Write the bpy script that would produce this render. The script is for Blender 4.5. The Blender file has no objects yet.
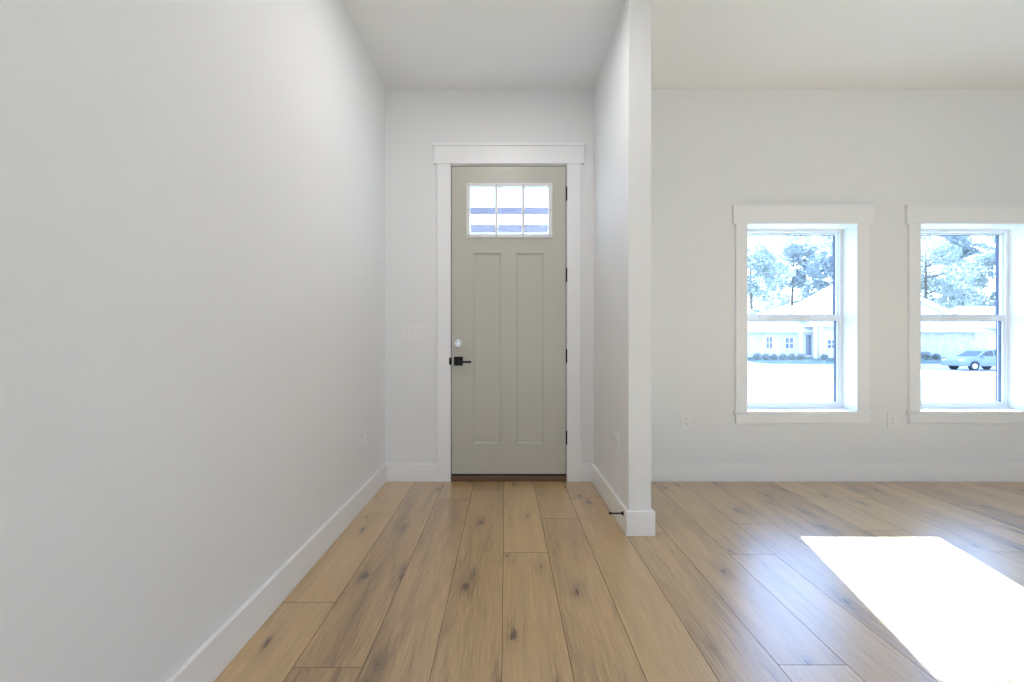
import bpy, bmesh, math, random
from mathutils import Vector, Matrix

random.seed(7)
scene = bpy.context.scene
COL = scene.collection

# ---------------------------------------------------------------- camera
F = 455.0                       # focal length in pixels (image 1024 x 682)
VX, VY = 505.5, 344.0           # vanishing point of the hallway
EYE = 1.0846
cam_data = bpy.data.cameras.new('camera')
cam_data.sensor_fit = 'HORIZONTAL'
cam_data.sensor_width = 36.0
cam_data.lens = 36.0 * F / 1024.0
cam_data.shift_x = (512.0 - VX) / 1024.0
cam_data.shift_y = (VY - 341.0) / 1024.0
cam_data.clip_start = 0.02
cam_data.clip_end = 500
cam = bpy.data.objects.new('camera', cam_data)
cam.location = (0, 0, EYE)
cam.rotation_euler = (math.pi / 2, 0, 0)
COL.objects.link(cam)
scene.camera = cam

# ---------------------------------------------------------------- world / lights / exposure
world = bpy.data.worlds.new('sky')
scene.world = world
world.use_nodes = True
wn, wl = world.node_tree.nodes, world.node_tree.links
wn.clear()
w_out = wn.new('ShaderNodeOutputWorld')
w_bg = wn.new('ShaderNodeBackground')
w_tc = wn.new('ShaderNodeTexCoord')
w_sep = wn.new('ShaderNodeSeparateXYZ')
w_ramp = wn.new('ShaderNodeValToRGB')
w_ramp.color_ramp.elements[0].position = 0.0
w_ramp.color_ramp.elements[0].color = (0.58, 0.73, 1.0, 1)
w_ramp.color_ramp.elements[1].position = 0.7
w_ramp.color_ramp.elements[1].color = (0.30, 0.52, 1.0, 1)
wl.new(w_tc.outputs['Generated'], w_sep.inputs[0])
wl.new(w_sep.outputs['Z'], w_ramp.inputs[0])
wl.new(w_ramp.outputs[0], w_bg.inputs['Color'])
w_bg.inputs['Strength'].default_value = 6.4
wl.new(w_bg.outputs[0], w_out.inputs['Surface'])

sun_d = bpy.data.lights.new('sun', 'SUN')
sun_d.energy = 80.0
sun_d.angle = math.radians(0.53)
sun_d.color = (0.60, 0.77, 1.0)
sun = bpy.data.objects.new('sun', sun_d)
sun.rotation_euler = Vector((-0.24, -1.0, -0.55)).to_track_quat('-Z', 'Y').to_euler()
sun.location = (4, 14, 9)
COL.objects.link(sun)


def area(name, loc, direction, sx, sy, power, color):
    d = bpy.data.lights.new(name, 'AREA')
    d.shape = 'RECTANGLE'
    d.size, d.size_y = sx, sy
    d.energy = power
    d.color = color
    o = bpy.data.objects.new(name, d)
    o.location = loc
    o.rotation_euler = Vector(direction).to_track_quat('-Z', 'Y').to_euler()
    COL.objects.link(o)
    return o


# unseen fill light before the solid rear wall, added as daylight from behind
area('rear_fill', (1.5, -5.9, 1.25), (0, 1, 0.42), 4.4, 2.3, 98.0, (0.73, 0.835, 1.0))
# second added fill light, out of view before the solid right wall
area('side_fill', (6.45, -2.2, 1.4), (-1, 0, 0.6), 3.0, 2.0, 95.0, (0.54, 0.72, 1.0))

# unseen ceiling lamp above the frame, added to brighten the upper hall walls
ADDED_LAMP = (0.0, 2.3)
hl_d = bpy.data.lights.new('added_lamp_light', 'AREA')
hl_d.shape = 'DISK'
hl_d.size = 0.26
hl_d.energy = 10.5
hl_d.color = (0.96, 0.93, 0.96)
hl = bpy.data.objects.new('added_lamp_light', hl_d)
hl.location = (ADDED_LAMP[0], ADDED_LAMP[1], 3.040)
COL.objects.link(hl)

vs = scene.view_settings
vs.view_transform = 'Standard'
vs.look = 'None'
vs.exposure = 0.14
vs.gamma = 1.0
vs.use_curve_mapping = False
scene.cycles.use_denoising = True
scene.cycles.max_bounces = 14
scene.cycles.diffuse_bounces = 8
scene.cycles.transparent_max_bounces = 16
scene.cycles.sample_clamp_indirect = 8.0


# ---------------------------------------------------------------- helpers
def PX(px, Y):
    return (px - VX) * Y / F


def PZ(py, Y):
    return EYE + (VY - py) * Y / F


def mat(name, color, rough=0.5, metal=0.0, spec=0.5, bump=None, var=0.0, vscale=4.0):
    m = bpy.data.materials.new(name)
    m.use_nodes = True
    n, l = m.node_tree.nodes, m.node_tree.links
    b = n['Principled BSDF']
    b.inputs['Base Color'].default_value = (*color, 1)
    b.inputs['Roughness'].default_value = rough
    b.inputs['Metallic'].default_value = metal
    b.inputs['Specular IOR Level'].default_value = spec
    tc = n.new('ShaderNodeTexCoord')
    if var > 0:
        t = n.new('ShaderNodeTexNoise')
        t.inputs['Scale'].default_value = vscale
        t.inputs['Detail'].default_value = 5
        l.new(tc.outputs['Object'], t.inputs['Vector'])
        r = n.new('ShaderNodeValToRGB')
        r.color_ramp.elements[0].position = 0.3
        r.color_ramp.elements[1].position = 0.7
        r.color_ramp.elements[0].color = tuple(c * (1 - var) for c in color) + (1,)
        r.color_ramp.elements[1].color = tuple(min(1, c * (1 + var)) for c in color) + (1,)
        l.new(t.outputs['Fac'], r.inputs[0])
        l.new(r.outputs[0], b.inputs['Base Color'])
    if bump:
        t = n.new('ShaderNodeTexNoise')
        t.inputs['Scale'].default_value = bump[0]
        t.inputs['Detail'].default_value = 3
        l.new(tc.outputs['Object'], t.inputs['Vector'])
        bp = n.new('ShaderNodeBump')
        bp.inputs['Strength'].default_value = bump[1]
        bp.inputs['Distance'].default_value = 0.002
        l.new(t.outputs['Fac'], bp.inputs['Height'])
        l.new(bp.outputs[0], b.inputs['Normal'])
    return m


def glass_mat(name):
    m = bpy.data.materials.new(name)
    m.use_nodes = True
    n, l = m.node_tree.nodes, m.node_tree.links
    n.clear()
    out = n.new('ShaderNodeOutputMaterial')
    tr = n.new('ShaderNodeBsdfTransparent')
    tr.inputs[0].default_value = (0.95, 0.97, 0.98, 1)
    gl = n.new('ShaderNodeBsdfGlossy')
    gl.inputs['Roughness'].default_value = 0.0
    fr = n.new('ShaderNodeFresnel')
    fr.inputs[0].default_value = 1.45
    mx = n.new('ShaderNodeMixShader')
    ge = n.new('ShaderNodeNewGeometry')
    fm = n.new('ShaderNodeMath')
    fm.operation = 'SUBTRACT'
    fm.inputs[0].default_value = 1.0
    l.new(ge.outputs['Backfacing'], fm.inputs[1])
    fx = n.new('ShaderNodeMath')
    fx.operation = 'MULTIPLY'
    l.new(fm.outputs[0], fx.inputs[0])
    l.new(fr.outputs[0], fx.inputs[1])
    l.new(fx.outputs[0], mx.inputs[0])
    l.new(tr.outputs[0], mx.inputs[1])
    l.new(gl.outputs[0], mx.inputs[2])
    l.new(mx.outputs[0], out.inputs[0])
    return m


def leaf_mat(name, c1, c2):
    m = bpy.data.materials.new(name)
    m.use_nodes = True
    n, l = m.node_tree.nodes, m.node_tree.links
    n.clear()
    out = n.new('ShaderNodeOutputMaterial')
    tc = n.new('ShaderNodeTexCoord')
    t = n.new('ShaderNodeTexNoise')
    t.inputs['Scale'].default_value = 1.3
    l.new(tc.outputs['Object'], t.inputs['Vector'])
    r = n.new('ShaderNodeValToRGB')
    r.color_ramp.elements[0].position = 0.35
    r.color_ramp.elements[1].position = 0.65
    r.color_ramp.elements[0].color = (*c1, 1)
    r.color_ramp.elements[1].color = (*c2, 1)
    l.new(t.outputs['Fac'], r.inputs[0])
    d = n.new('ShaderNodeBsdfDiffuse')
    tl = n.new('ShaderNodeBsdfTranslucent')
    l.new(r.outputs[0], d.inputs[0])
    l.new(r.outputs[0], tl.inputs[0])
    mx = n.new('ShaderNodeMixShader')
    mx.inputs[0].default_value = 0.4
    l.new(d.outputs[0], mx.inputs[1])
    l.new(tl.outputs[0], mx.inputs[2])
    l.new(mx.outputs[0], out.inputs[0])
    return m


def floor_mat():
    m = bpy.data.materials.new('oak_plank')
    m.use_nodes = True
    n, l = m.node_tree.nodes, m.node_tree.links
    b = n['Principled BSDF']

    def N(kind, **kw):
        o = n.new(kind)
        for k, v in kw.items():
            setattr(o, k, v)
        return o

    def M(op, a, bb=None, clamp=False):
        o = N('ShaderNodeMath', operation=op, use_clamp=clamp)
        for i, v in enumerate((a, bb)):
            if v is None:
                continue
            if isinstance(v, (int, float)):
                o.inputs[i].default_value = v
            else:
                l.new(v, o.inputs[i])
        return o.outputs[0]

    tc = N('ShaderNodeTexCoord')
    at = N('ShaderNodeAttribute', attribute_name='plank')
    off = N('ShaderNodeVectorMath', operation='SCALE')
    l.new(at.outputs['Color'], off.inputs[0])
    off.inputs['Scale'].default_value = 37.0
    pos = N('ShaderNodeVectorMath', operation='ADD')
    l.new(tc.outputs['Object'], pos.inputs[0])
    l.new(off.outputs[0], pos.inputs[1])

    def mapped(sx, sy):
        mp = N('ShaderNodeMapping')
        mp.inputs['Scale'].default_value = (sx, sy, 1)
        l.new(pos.outputs[0], mp.inputs[0])
        return mp.outputs[0]

    def noise(vec, detail=4, rough=0.55, dist=0.0):
        t = N('ShaderNodeTexNoise')
        t.inputs['Scale'].default_value = 1.0
        t.inputs['Detail'].default_value = detail
        t.inputs['Roughness'].default_value = rough
        t.inputs['Distortion'].default_value = dist
        l.new(vec, t.inputs['Vector'])
        return t.outputs['Fac']

    fine = noise(mapped(190, 7), 4, 0.6)
    mid = noise(mapped(16, 0.8), 4, 0.6, 0.4)
    big = noise(mapped(6, 0.9), 3, 0.5, 0.6)
    # knots
    vec = mapped(6.0, 2.3)
    wob = N('ShaderNodeTexNoise')
    wob.inputs['Scale'].default_value = 4.0
    l.new(vec, wob.inputs['Vector'])
    wsc = N('ShaderNodeVectorMath', operation='SCALE')
    l.new(wob.outputs['Color'], wsc.inputs[0])
    wsc.inputs['Scale'].default_value = 0.22
    vv = N('ShaderNodeVectorMath', operation='ADD')
    l.new(vec, vv.inputs[0])
    l.new(wsc.outputs[0], vv.inputs[1])
    vor = N('ShaderNodeTexVoronoi')
    vor.voronoi_dimensions = '2D'
    vor.inputs['Scale'].default_value = 1.0
    l.new(vv.outputs[0], vor.inputs['Vector'])
    sepc = N('ShaderNodeSeparateColor')
    l.new(vor.outputs['Color'], sepc.inputs[0])
    has = M('GREATER_THAN', sepc.outputs[0], 0.5)
    size = M('ADD', M('MULTIPLY', sepc.outputs[1], 0.075), 0.03)
    core = M('MULTIPLY', M('SUBTRACT', 1.0, M('DIVIDE', vor.outputs['Distance'], size), True), has)
    halo = M('MULTIPLY', M('SUBTRACT', 1.0, M('MULTIPLY', vor.outputs['Distance'], 2.0), True), has)
    halo = M('POWER', halo, 2.6)
    # ring lines bending around the knots
    sep = N('ShaderNodeSeparateXYZ')
    l.new(pos.outputs[0], sep.inputs[0])
    phase = M('ADD', M('MULTIPLY', big, 46.0), M('MULTIPLY', halo, 9.0))
    phase = M('ADD', phase, M('MULTIPLY', sep.outputs[0], 55.0))
    rings = M('ADD', M('MULTIPLY', M('SINE', phase), 0.5), 0.5)
    rings = M('POWER', rings, 2.5)
    # tone
    v = M('MULTIPLY', M('SUBTRACT', mid, 0.5), 0.6)
    v = M('ADD', v, M('MULTIPLY', M('SUBTRACT', fine, 0.5), 0.80))
    v = M('ADD', v, M('MULTIPLY', M('SUBTRACT', big, 0.5), 0.55))
    v = M('SUBTRACT', v, M('MULTIPLY', rings, 0.055))
    v = M('SUBTRACT', v, M('MULTIPLY', halo, 0.32))
    sepa = N('ShaderNodeSeparateColor')
    l.new(at.outputs['Color'], sepa.inputs[0])
    v = M('ADD', v, M('MULTIPLY', M('SUBTRACT', sepa.outputs[2], 0.5), 0.34))
    v = M('ADD', v, 0.61)
    v = M('SUBTRACT', v, M('MULTIPLY', core, 0.70))
    r = N('ShaderNodeValToRGB')
    e = r.color_ramp.elements
    e[0].position = 0.0
    e[0].color = (0.085, 0.042, 0.017, 1)
    e[1].position = 1.0
    e[1].color = (0.680, 0.465, 0.225, 1)
    k = e.new(0.28)
    k.color = (0.260, 0.150, 0.062, 1)
    k = e.new(0.55)
    k.color = (0.470, 0.302, 0.130, 1)
    l.new(v, r.inputs[0])
    l.new(r.outputs[0], b.inputs['Base Color'])
    b.inputs['Specular IOR Level'].default_value = 1.0
    b.inputs['Coat Weight'].default_value = 0.85
    b.inputs['Coat IOR'].default_value = 1.6
    b.inputs['Coat Roughness'].default_value = 0.31
    rr = M('ADD', M('MULTIPLY', fine, 0.14), 0.25)
    l.new(rr, b.inputs['Roughness'])
    bp = N('ShaderNodeBump')
    bp.inputs['Strength'].default_value = 0.16
    bp.inputs['Distance'].default_value = 0.0012
    l.new(fine, bp.inputs['Height'])
    l.new(bp.outputs[0], b.inputs['Normal'])
    return m


WALL = mat('wall_paint', (0.81, 0.81, 0.80), 0.75, spec=0.3, bump=(230, 0.25))
CEIL = mat('ceiling_paint', (0.84, 0.838, 0.835), 0.85, spec=0.2, bump=(160, 0.3))
TRIM = mat('trim_paint', (0.87, 0.868, 0.86), 0.38, spec=0.5)
VINYL = mat('white_vinyl', (0.84, 0.86, 0.88), 0.35)
DARKEXT = mat('dark_exterior_vinyl', (0.035, 0.05, 0.10), 0.4)
DOORP = mat('greige_door_paint', (0.52, 0.505, 0.43), 0.36, spec=0.5)
BLACK = mat('matte_black_metal', (0.008, 0.008, 0.008), 0.5, spec=0.3)
RUBBER = mat('black_rubber', (0.02, 0.018, 0.016), 0.7)
CHROME = mat('bright_chrome', (0.92, 0.92, 0.93), 0.18, metal=1.0)
SCREW = mat('screw_grey', (0.20, 0.20, 0.20), 0.5)
LITE = mat('lite_frame_white', (0.78, 0.78, 0.76), 0.4)
BRONZE = mat('bronze_threshold', (0.15, 0.085, 0.045), 0.45, metal=0.2)
PLATE = mat('white_plastic', (0.84, 0.83, 0.81), 0.3)
SLOT = mat('dark_slot', (0.06, 0.06, 0.06), 0.6)
GLASS = glass_mat('window_glass')
FLOORM = floor_mat()
GROOVE = mat('plank_seam', (0.075, 0.045, 0.025), 0.7)
STUCCO = mat('exterior_wall', (0.62, 0.62, 0.6), 0.8, bump=(60, 0.3))
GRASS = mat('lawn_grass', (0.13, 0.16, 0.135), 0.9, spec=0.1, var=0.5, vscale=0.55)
CONCRETE = mat('pale_concrete', (0.30, 0.30, 0.30), 0.85, var=0.06, vscale=0.8)
ASPHALT = mat('street_asphalt', (0.42, 0.42, 0.42), 0.9, var=0.08, vscale=0.5)
ROOFM = mat('pale_shingle', (0.60, 0.60, 0.60), 0.9, var=0.08, vscale=2.0)
SIDING = mat('pale_siding', (0.60, 0.60, 0.60), 0.7, var=0.06, vscale=1.5)
BRICK = mat('grey_brick', (0.48, 0.47, 0.48), 0.85, var=0.22, vscale=2.2)
HTRIM = mat('house_trim', (0.80, 0.80, 0.80), 0.5)
HGLASS = mat('house_window_glass', (0.10, 0.13, 0.18), 0.1)
PORCHM = mat('porch_paint', (0.115, 0.105, 0.13), 0.7)
LEAF_A = leaf_mat('leaf_green', (0.36, 0.40, 0.37), (0.46, 0.49, 0.46))
LEAF_B = leaf_mat('leaf_blue_green', (0.33, 0.37, 0.38), (0.44, 0.47, 0.46))
SHRUBM = leaf_mat('hazed_shrub_leaf', (0.33, 0.37, 0.35), (0.42, 0.46, 0.43))  # leaf tones paled: outdoor haze and glare are put into the colour
BARK = mat('bark', (0.16, 0.13, 0.11), 0.9, var=0.3, vscale=6)
CARP = mat('silver_car_paint', (0.17, 0.21, 0.28), 0.35)
CARG = mat('car_glass', (0.03, 0.035, 0.045), 0.08)
TYRE = mat('tyre', (0.03, 0.03, 0.032), 0.8)
LAMP = mat('headlight_lens', (0.75, 0.77, 0.8), 0.15)


def bm_box(bm, x0, x1, y0, y1, z0, z1, mi=0):
    v = [bm.verts.new(p) for p in ((x0, y0, z0), (x1, y0, z0), (x1, y1, z0), (x0, y1, z0),
                                   (x0, y0, z1), (x1, y0, z1), (x1, y1, z1), (x0, y1, z1))]
    for q in ((0, 3, 2, 1), (4, 5, 6, 7), (0, 1, 5, 4), (1, 2, 6, 5), (2, 3, 7, 6), (3, 0, 4, 7)):
        f = bm.faces.new([v[i] for i in q])
        f.material_index = mi
    return v


def bevelled(bm, w, seg=1):
    bmesh.ops.bevel(bm, geom=list(bm.edges), offset=w, segments=seg, affect='EDGES', profile=0.5)
    return bm


def boxes(*bs, bevel=0.0, seg=1):
    bm = bmesh.new()
    for b in bs:
        bm_box(bm, *b)
    if bevel:
        bevelled(bm, bevel, seg)
    return bm


def bm_cyl(bm, p0, p1, r0, r1=None, seg=20, caps=True):
    r1 = r0 if r1 is None else r1
    p0, p1 = Vector(p0), Vector(p1)
    d = (p1 - p0).normalized()
    a = d.orthogonal().normalized()
    c = d.cross(a)
    A, B = [], []
    for i in range(seg):
        t = 2 * math.pi * i / seg
        u = a * math.cos(t) + c * math.sin(t)
        A.append(bm.verts.new(p0 + u * r0))
        B.append(bm.verts.new(p1 + u * r1))
    for i in range(seg):
        j = (i + 1) % seg
        bm.faces.new((A[i], A[j], B[j], B[i]))
    if caps:
        bm.faces.new(list(reversed(A)))
        bm.faces.new(B)


def world_base(o):
    v = Vector((0, 0, 0))
    while o:
        v += Vector(o.location)
        o = o.parent
    return v


def obj(name, bm, m, parent=None, smooth=False):
    """Link a bmesh given in place coordinates as one mesh object (child of parent)."""
    bmesh.ops.recalc_face_normals(bm, faces=bm.faces[:])
    me = bpy.data.meshes.new(name)
    if parent:
        bmesh.ops.translate(bm, verts=bm.verts[:], vec=-world_base(parent))
    bm.to_mesh(me)
    bm.free()
    for mm in (m if isinstance(m, (list, tuple)) else [m]):
        me.materials.append(mm)
    if smooth:
        for p in me.polygons:
            p.use_smooth = True
    o = bpy.data.objects.new(name, me)
    COL.objects.link(o)
    o.parent = parent
    return o


def tag(o, label, cat, group=None, kind=None):
    o['label'] = label
    o['category'] = cat
    if group:
        o['group'] = group
    if kind:
        o['kind'] = kind
    return o


def thing(name, loc, label, cat, group=None, kind=None):
    o = bpy.data.objects.new(name, None)
    o.empty_display_size = 0.1
    o.location = loc
    COL.objects.link(o)
    return tag(o, label, cat, group, kind)


# ---------------------------------------------------------------- dimensions
WY = 3.597                  # inner face of the entry / window wall
WT = 0.205                  # its thickness
LX = -0.954                 # left wall
RXW = 6.5                   # right wall of the great room (out of frame)
BY = -6.0                   # rear wall (behind the camera)
H = 3.099
PL, PR, PE = 0.698, 0.827, 2.5814   # partition: left face, right face, end
BT, BH = 0.018, 0.14        # baseboard

DX0, DX1, DZ1 = -0.4355, 0.4870, 2.500     # door opening
W1 = (1.908, 2.769)
WOFF = 1.364
WZ0, WZ1 = 0.556, 2.027

# ---------------------------------------------------------------- floor of planks
SEAM0, PW = -0.0122, 0.2333
ENDS = {-4: 1.909, -3: 1.525, -2: 3.171, -1: 3.385, 0: 2.366, 1: 2.828, 2: 3.19, 3: 2.61,
        4: 1.538, 5: 2.344, 6: 2.745, 7: 2.125, 8: 1.891, 10: 3.192, 11: 2.374, 12: 2.717}


def make_floor():
    bm = bmesh.new()
    lay = bm.loops.layers.float_color.new('plank')
    rng = random.Random(12)
    g = 0.0011

    def plank(x0, x1, y0, y1):
        c = (rng.random(), rng.random(), rng.random(), 1)
        a = [bm.verts.new(p) for p in ((x0 + g, y0 + g, 0), (x1 - g, y0 + g, 0), (x1 - g, y1 - g, 0), (x0 + g, y1 - g, 0))]
        e = 0.0016
        bvs = [bm.verts.new(p) for p in ((x0 + g - e, y0 + g - e, -0.0022), (x1 - g + e, y0 + g - e, -0.0022),
                                         (x1 - g + e, y1 - g + e, -0.0022), (x0 + g - e, y1 - g + e, -0.0022))]
        fs = [bm.faces.new(a)]
        f0 = fs[0]
        for i in range(4):
            j = (i + 1) % 4
            f = bm.faces.new((bvs[i], bvs[j], a[j], a[i]))
            f.material_index = 1
            fs.append(f)
        for f in fs:
            for lp in f.loops:
                lp[lay] = c
        return f0

    y_top = WY + 0.01
    L = 2.25
    for k in range(-5, 29):
        x0, x1 = SEAM0 + PW * k, SEAM0 + PW * (k + 1)
        x0c, x1c = max(x0, LX - 0.01), min(x1, RXW + 0.01)
        if x1c - x0c < 0.004:
            continue
        e = ENDS.get(k, rng.uniform(1.3, 3.4))
        while e < y_top:
            e += L
        cuts = [y_top]
        e -= L
        while e > BY:
            cuts.append(e)
            e -= L
        cuts.append(BY - 0.01)
        for a, b2 in zip(cuts[1:], cuts[:-1]):
            plank(x0c, x1c, a, b2)
    bm_box(bm, LX - 0.15, RXW + 0.15, BY - 0.15, WY + 0.01, -0.12, -0.0025, 1)
    return bm


fl = obj('floor', make_floor(), [FLOORM, GROOVE])
tag(fl, 'floor of wide knotty oak-look planks running towards the entry door', 'floor', kind='structure')

# ---------------------------------------------------------------- room shell
def struct(name, bm, m, label, cat):
    return tag(obj(name, bm, m), label, cat, kind='structure')


struct('ceiling', boxes((LX - 0.15, RXW + 0.15, BY - 0.15, WY + WT, H, H + 0.15)), CEIL,
       'flat white ceiling over the entry hall and the room beside it', 'ceiling')
struct('wall_left', boxes((LX - 0.15, LX, BY - 0.15, WY + WT, -0.12, H)), WALL,
       'long bare off-white wall on the left of the entry hall', 'wall')
struct('wall_right', boxes((RXW, RXW + 0.15, BY - 0.15, WY + WT, -0.12, H)), WALL,
       'off-white side wall of the right-hand room, beyond the frame', 'wall')
struct('wall_rear', boxes((LX, RXW, BY - 0.15, BY, -0.12, H)), WALL,
       'off-white wall behind the camera', 'wall')


def back_wall():
    bm = bmesh.new()
    y0, y1 = WY, WY + WT
    w2 = (W1[0] + WOFF, W1[1] + WOFF)
    bm_box(bm, LX, DX0 - 0.03, y0, y1, 0, H)
    bm_box(bm, DX0 - 0.03, DX1 + 0.03, y0, y1, DZ1 + 0.03, H)
    bm_box(bm, DX1 + 0.03, W1[0] - 0.012, y0, y1, 0, H)
    for w in (W1, w2):
        bm_box(bm, w[0] - 0.012, w[1] + 0.012, y0, y1, 0, WZ0 - 0.02)
        bm_box(bm, w[0] - 0.012, w[1] + 0.012, y0, y1, WZ1 + 0.012, H)
    bm_box(bm, W1[1] + 0.012, w2[0] - 0.012, y0, y1, 0, H)
    bm_box(bm, w2[1] + 0.012, RXW, y0, y1, 0, H)
    bm_box(bm, LX, RXW, y0 + 0.012, y1, -0.12, 0)
    bmesh.ops.remove_doubles(bm, verts=bm.verts[:], dist=0.0001)
    return bm


struct('wall_back', back_wall(), WALL, 'off-white front wall holding the entry door and the two windows', 'wall')
struct('wall_partition', boxes((PL, PR, PE, WY, 0, H), bevel=0.002), WALL,
       'short off-white stub wall between the entry hall and the window room', 'wall')


def bb(name, pts, label):
    """baseboard along wall boxes: list of (x0,x1,y0,y1)"""
    bm = bmesh.new()
    for (x0, x1, y0, y1) in pts:
        bm_box(bm, x0, x1, y0, y1, 0, BH)
    if len(pts) == 1:
        bevelled(bm, 0.0025)
    return struct(name, bm, TRIM, label, 'baseboard')


bb('baseboard_left', [(LX, LX + BT, BY, WY)], 'tall white baseboard along the long left wall')
bb('baseboard_entry_left', [(LX + BT, -0.539, WY - BT, WY)], 'short white baseboard between left wall and door casing')
bb('baseboard_entry_right', [(0.593, PL - BT, WY - BT, WY)], 'tiny piece of white baseboard right of the door casing')
bb('baseboard_window', [(PR + BT, RXW, WY - BT, WY)], 'white baseboard running under the two windows')


def wrap_bb():
    bm = bmesh.new()
    a, b2, e = PL - BT, PR + BT, PE - BT
    outer = [(a, WY), (a, e), (b2, e), (b2, WY)]
    inner = [(PL, WY), (PL, PE), (PR, PE), (PR, WY)]
    vb = [[bm.verts.new((x, y, z)) for (x, y) in ring] for ring in (outer, inner) for z in (0, BH)]
    ob, ot, ib, it = vb
    for i in range(3):
        bm.faces.new((ob[i], ob[i + 1], ot[i + 1], ot[i]))
        bm.faces.new((ib[i], ib[i + 1], it[i + 1], it[i]))
        bm.faces.new((ot[i], ot[i + 1], it[i + 1], it[i]))
        bm.faces.new((ob[i], ob[i + 1], ib[i + 1], ib[i]))
    for i in (0, 3):
        bm.faces.new((ob[i], ot[i], it[i], ib[i]))
    bmesh.ops.bevel(bm, geom=[e2 for e2 in bm.edges if len(e2.link_faces) == 2], offset=0.0022, segments=1, affect='EDGES')
    return bm


struct('baseboard_partition', wrap_bb(), TRIM, 'white baseboard wrapping around the end of the stub wall', 'baseboard')

def added_lamp_fixture():
    x, y = ADDED_LAMP
    t = thing('added_ceiling_lamp', (x, y, H), 'round flush white ceiling lamp added above the frame to brighten the upper hall walls', 'ceiling lamp')
    bm = bmesh.new()
    bm_cyl(bm, (x, y, H), (x, y, H - 0.030), 0.165, 0.165, seg=40)
    obj('base', bm, TRIM, t)
    bm = bmesh.new()
    bm_cyl(bm, (x, y, H - 0.030), (x, y, H - 0.052), 0.150, 0.135, seg=40)
    obj('diffuser', bm, PLATE, t)


added_lamp_fixture()

# ---------------------------------------------------------------- door casing
CF = WY - 0.02
t = thing('trim_1', (0.025, WY, 0), 'white flat craftsman casing with a wide header around the entry door', 'door casing', kind='structure')
obj('side_casing', boxes((-0.539, DX0, WY - 0.018, WY, 0, 2.503), bevel=0.0015), TRIM, t)
obj('side_casing', boxes((DX1, 0.593, WY - 0.018, WY, 0, 2.503), bevel=0.0015), TRIM, t)
obj('header', boxes((-0.5638, 0.618, WY - 0.024, WY, 2.503, 2.640), bevel=0.0015), TRIM, t)
obj('header_cap', boxes((-0.571, 0.625, WY - 0.034, WY, 2.640, 2.661), bevel=0.002), TRIM, t)

# ---------------------------------------------------------------- entry door
SX0, SX1, SZ0, SZ1 = -0.4262, 0.4776, 0.056, 2.4906
SY = 3.604                   # slab interior face
ST = 0.045
d = thing('door_1', (0.0257, SY, 0), 'greige entry door with a small three-pane lite at the top and two tall panels', 'door', kind='structure')


def slab():
    bm = bmesh.new()
    lx0, lx1 = PX(470, SY), PX(548.8, SY)
    lz0, lz1 = PZ(234.5, SY), PZ(186.5, SY)
    p = [PX(473.1, SY), PX(501, SY), PX(516.2, SY), PX(544, SY)]
    pz0, pz1 = PZ(444.1, SY), PZ(253.3, SY)
    xs = sorted([SX0, lx0, p[0], p[1], p[2], p[3], lx1, SX1])
    zs = [SZ0, pz0, pz1, lz0, lz1, SZ1]
    y0, y1 = SY, SY + ST

    def hole(i, j):
        xc, zc = (xs[i] + xs[i + 1]) / 2, (zs[j] + zs[j + 1]) / 2
        if lx0 < xc < lx1 and lz0 < zc < lz1:
            return 'lite'
        if pz0 < zc < pz1 and (p[0] < xc < p[1] or p[2] < xc < p[3]):
            return 'panel'
        return None
    vf = {}

    def V(x, y, z):
        k = (round(x, 5), round(y, 5), round(z, 5))
        if k not in vf:
            vf[k] = bm.verts.new((x, y, z))
        return vf[k]
    for i in range(len(xs) - 1):
        for j in range(len(zs) - 1):
            a, b2, c, e = xs[i], xs[i + 1], zs[j], zs[j + 1]
            h = hole(i, j)
            if h == 'lite':
                continue
            bm.faces.new((V(a, y1, c), V(a, y1, e), V(b2, y1, e), V(b2, y1, c)))
            if h is None:
                bm.faces.new((V(a, y0, c), V(b2, y0, c), V(b2, y0, e), V(a, y0, e)))
            else:
                # stepped sticking: small slope, flat, slope down to the recessed panel
                rings = []
                for ins, dep in ((0, 0), (0.0025, 0.007), (0.010, 0.008), (0.014, 0.011)):
                    rings.append([V(a + ins, y0 + dep, c + ins), V(b2 - ins, y0 + dep, c + ins),
                                  V(b2 - ins, y0 + dep, e - ins), V(a + ins, y0 + dep, e - ins)])
                for r0, r1 in zip(rings[:-1], rings[1:]):
                    for q in range(4):
                        w = (q + 1) % 4
                        bm.faces.new((r0[q], r0[w], r1[w], r1[q]))
                bm.faces.new(rings[-1])
    # perimeter
    for i in range(len(xs) - 1):
        for z in (SZ0, SZ1):
            bm.faces.new((V(xs[i], y0, z), V(xs[i + 1], y0, z), V(xs[i + 1], y1, z), V(xs[i], y1, z)))
    for j in range(len(zs) - 1):
        for x in (SX0, SX1):
            bm.faces.new((V(x, y0, zs[j]), V(x, y0, zs[j + 1]), V(x, y1, zs[j + 1]), V(x, y1, zs[j])))
    # lite hole sides
    for i in range(len(xs) - 1):
        if lx0 - 1e-6 < xs[i] and xs[i + 1] < lx1 + 1e-6:
            for z in (lz0, lz1):
                bm.faces.new((V(xs[i], y0, z), V(xs[i + 1], y0, z), V(xs[i + 1], y1, z), V(xs[i], y1, z)))
    for x in (lx0, lx1):
        bm.faces.new((V(x, y0, lz0), V(x, y0, lz1), V(x, y1, lz1), V(x, y1, lz0)))
    return bm


obj('slab', slab(), DOORP, d)


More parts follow.
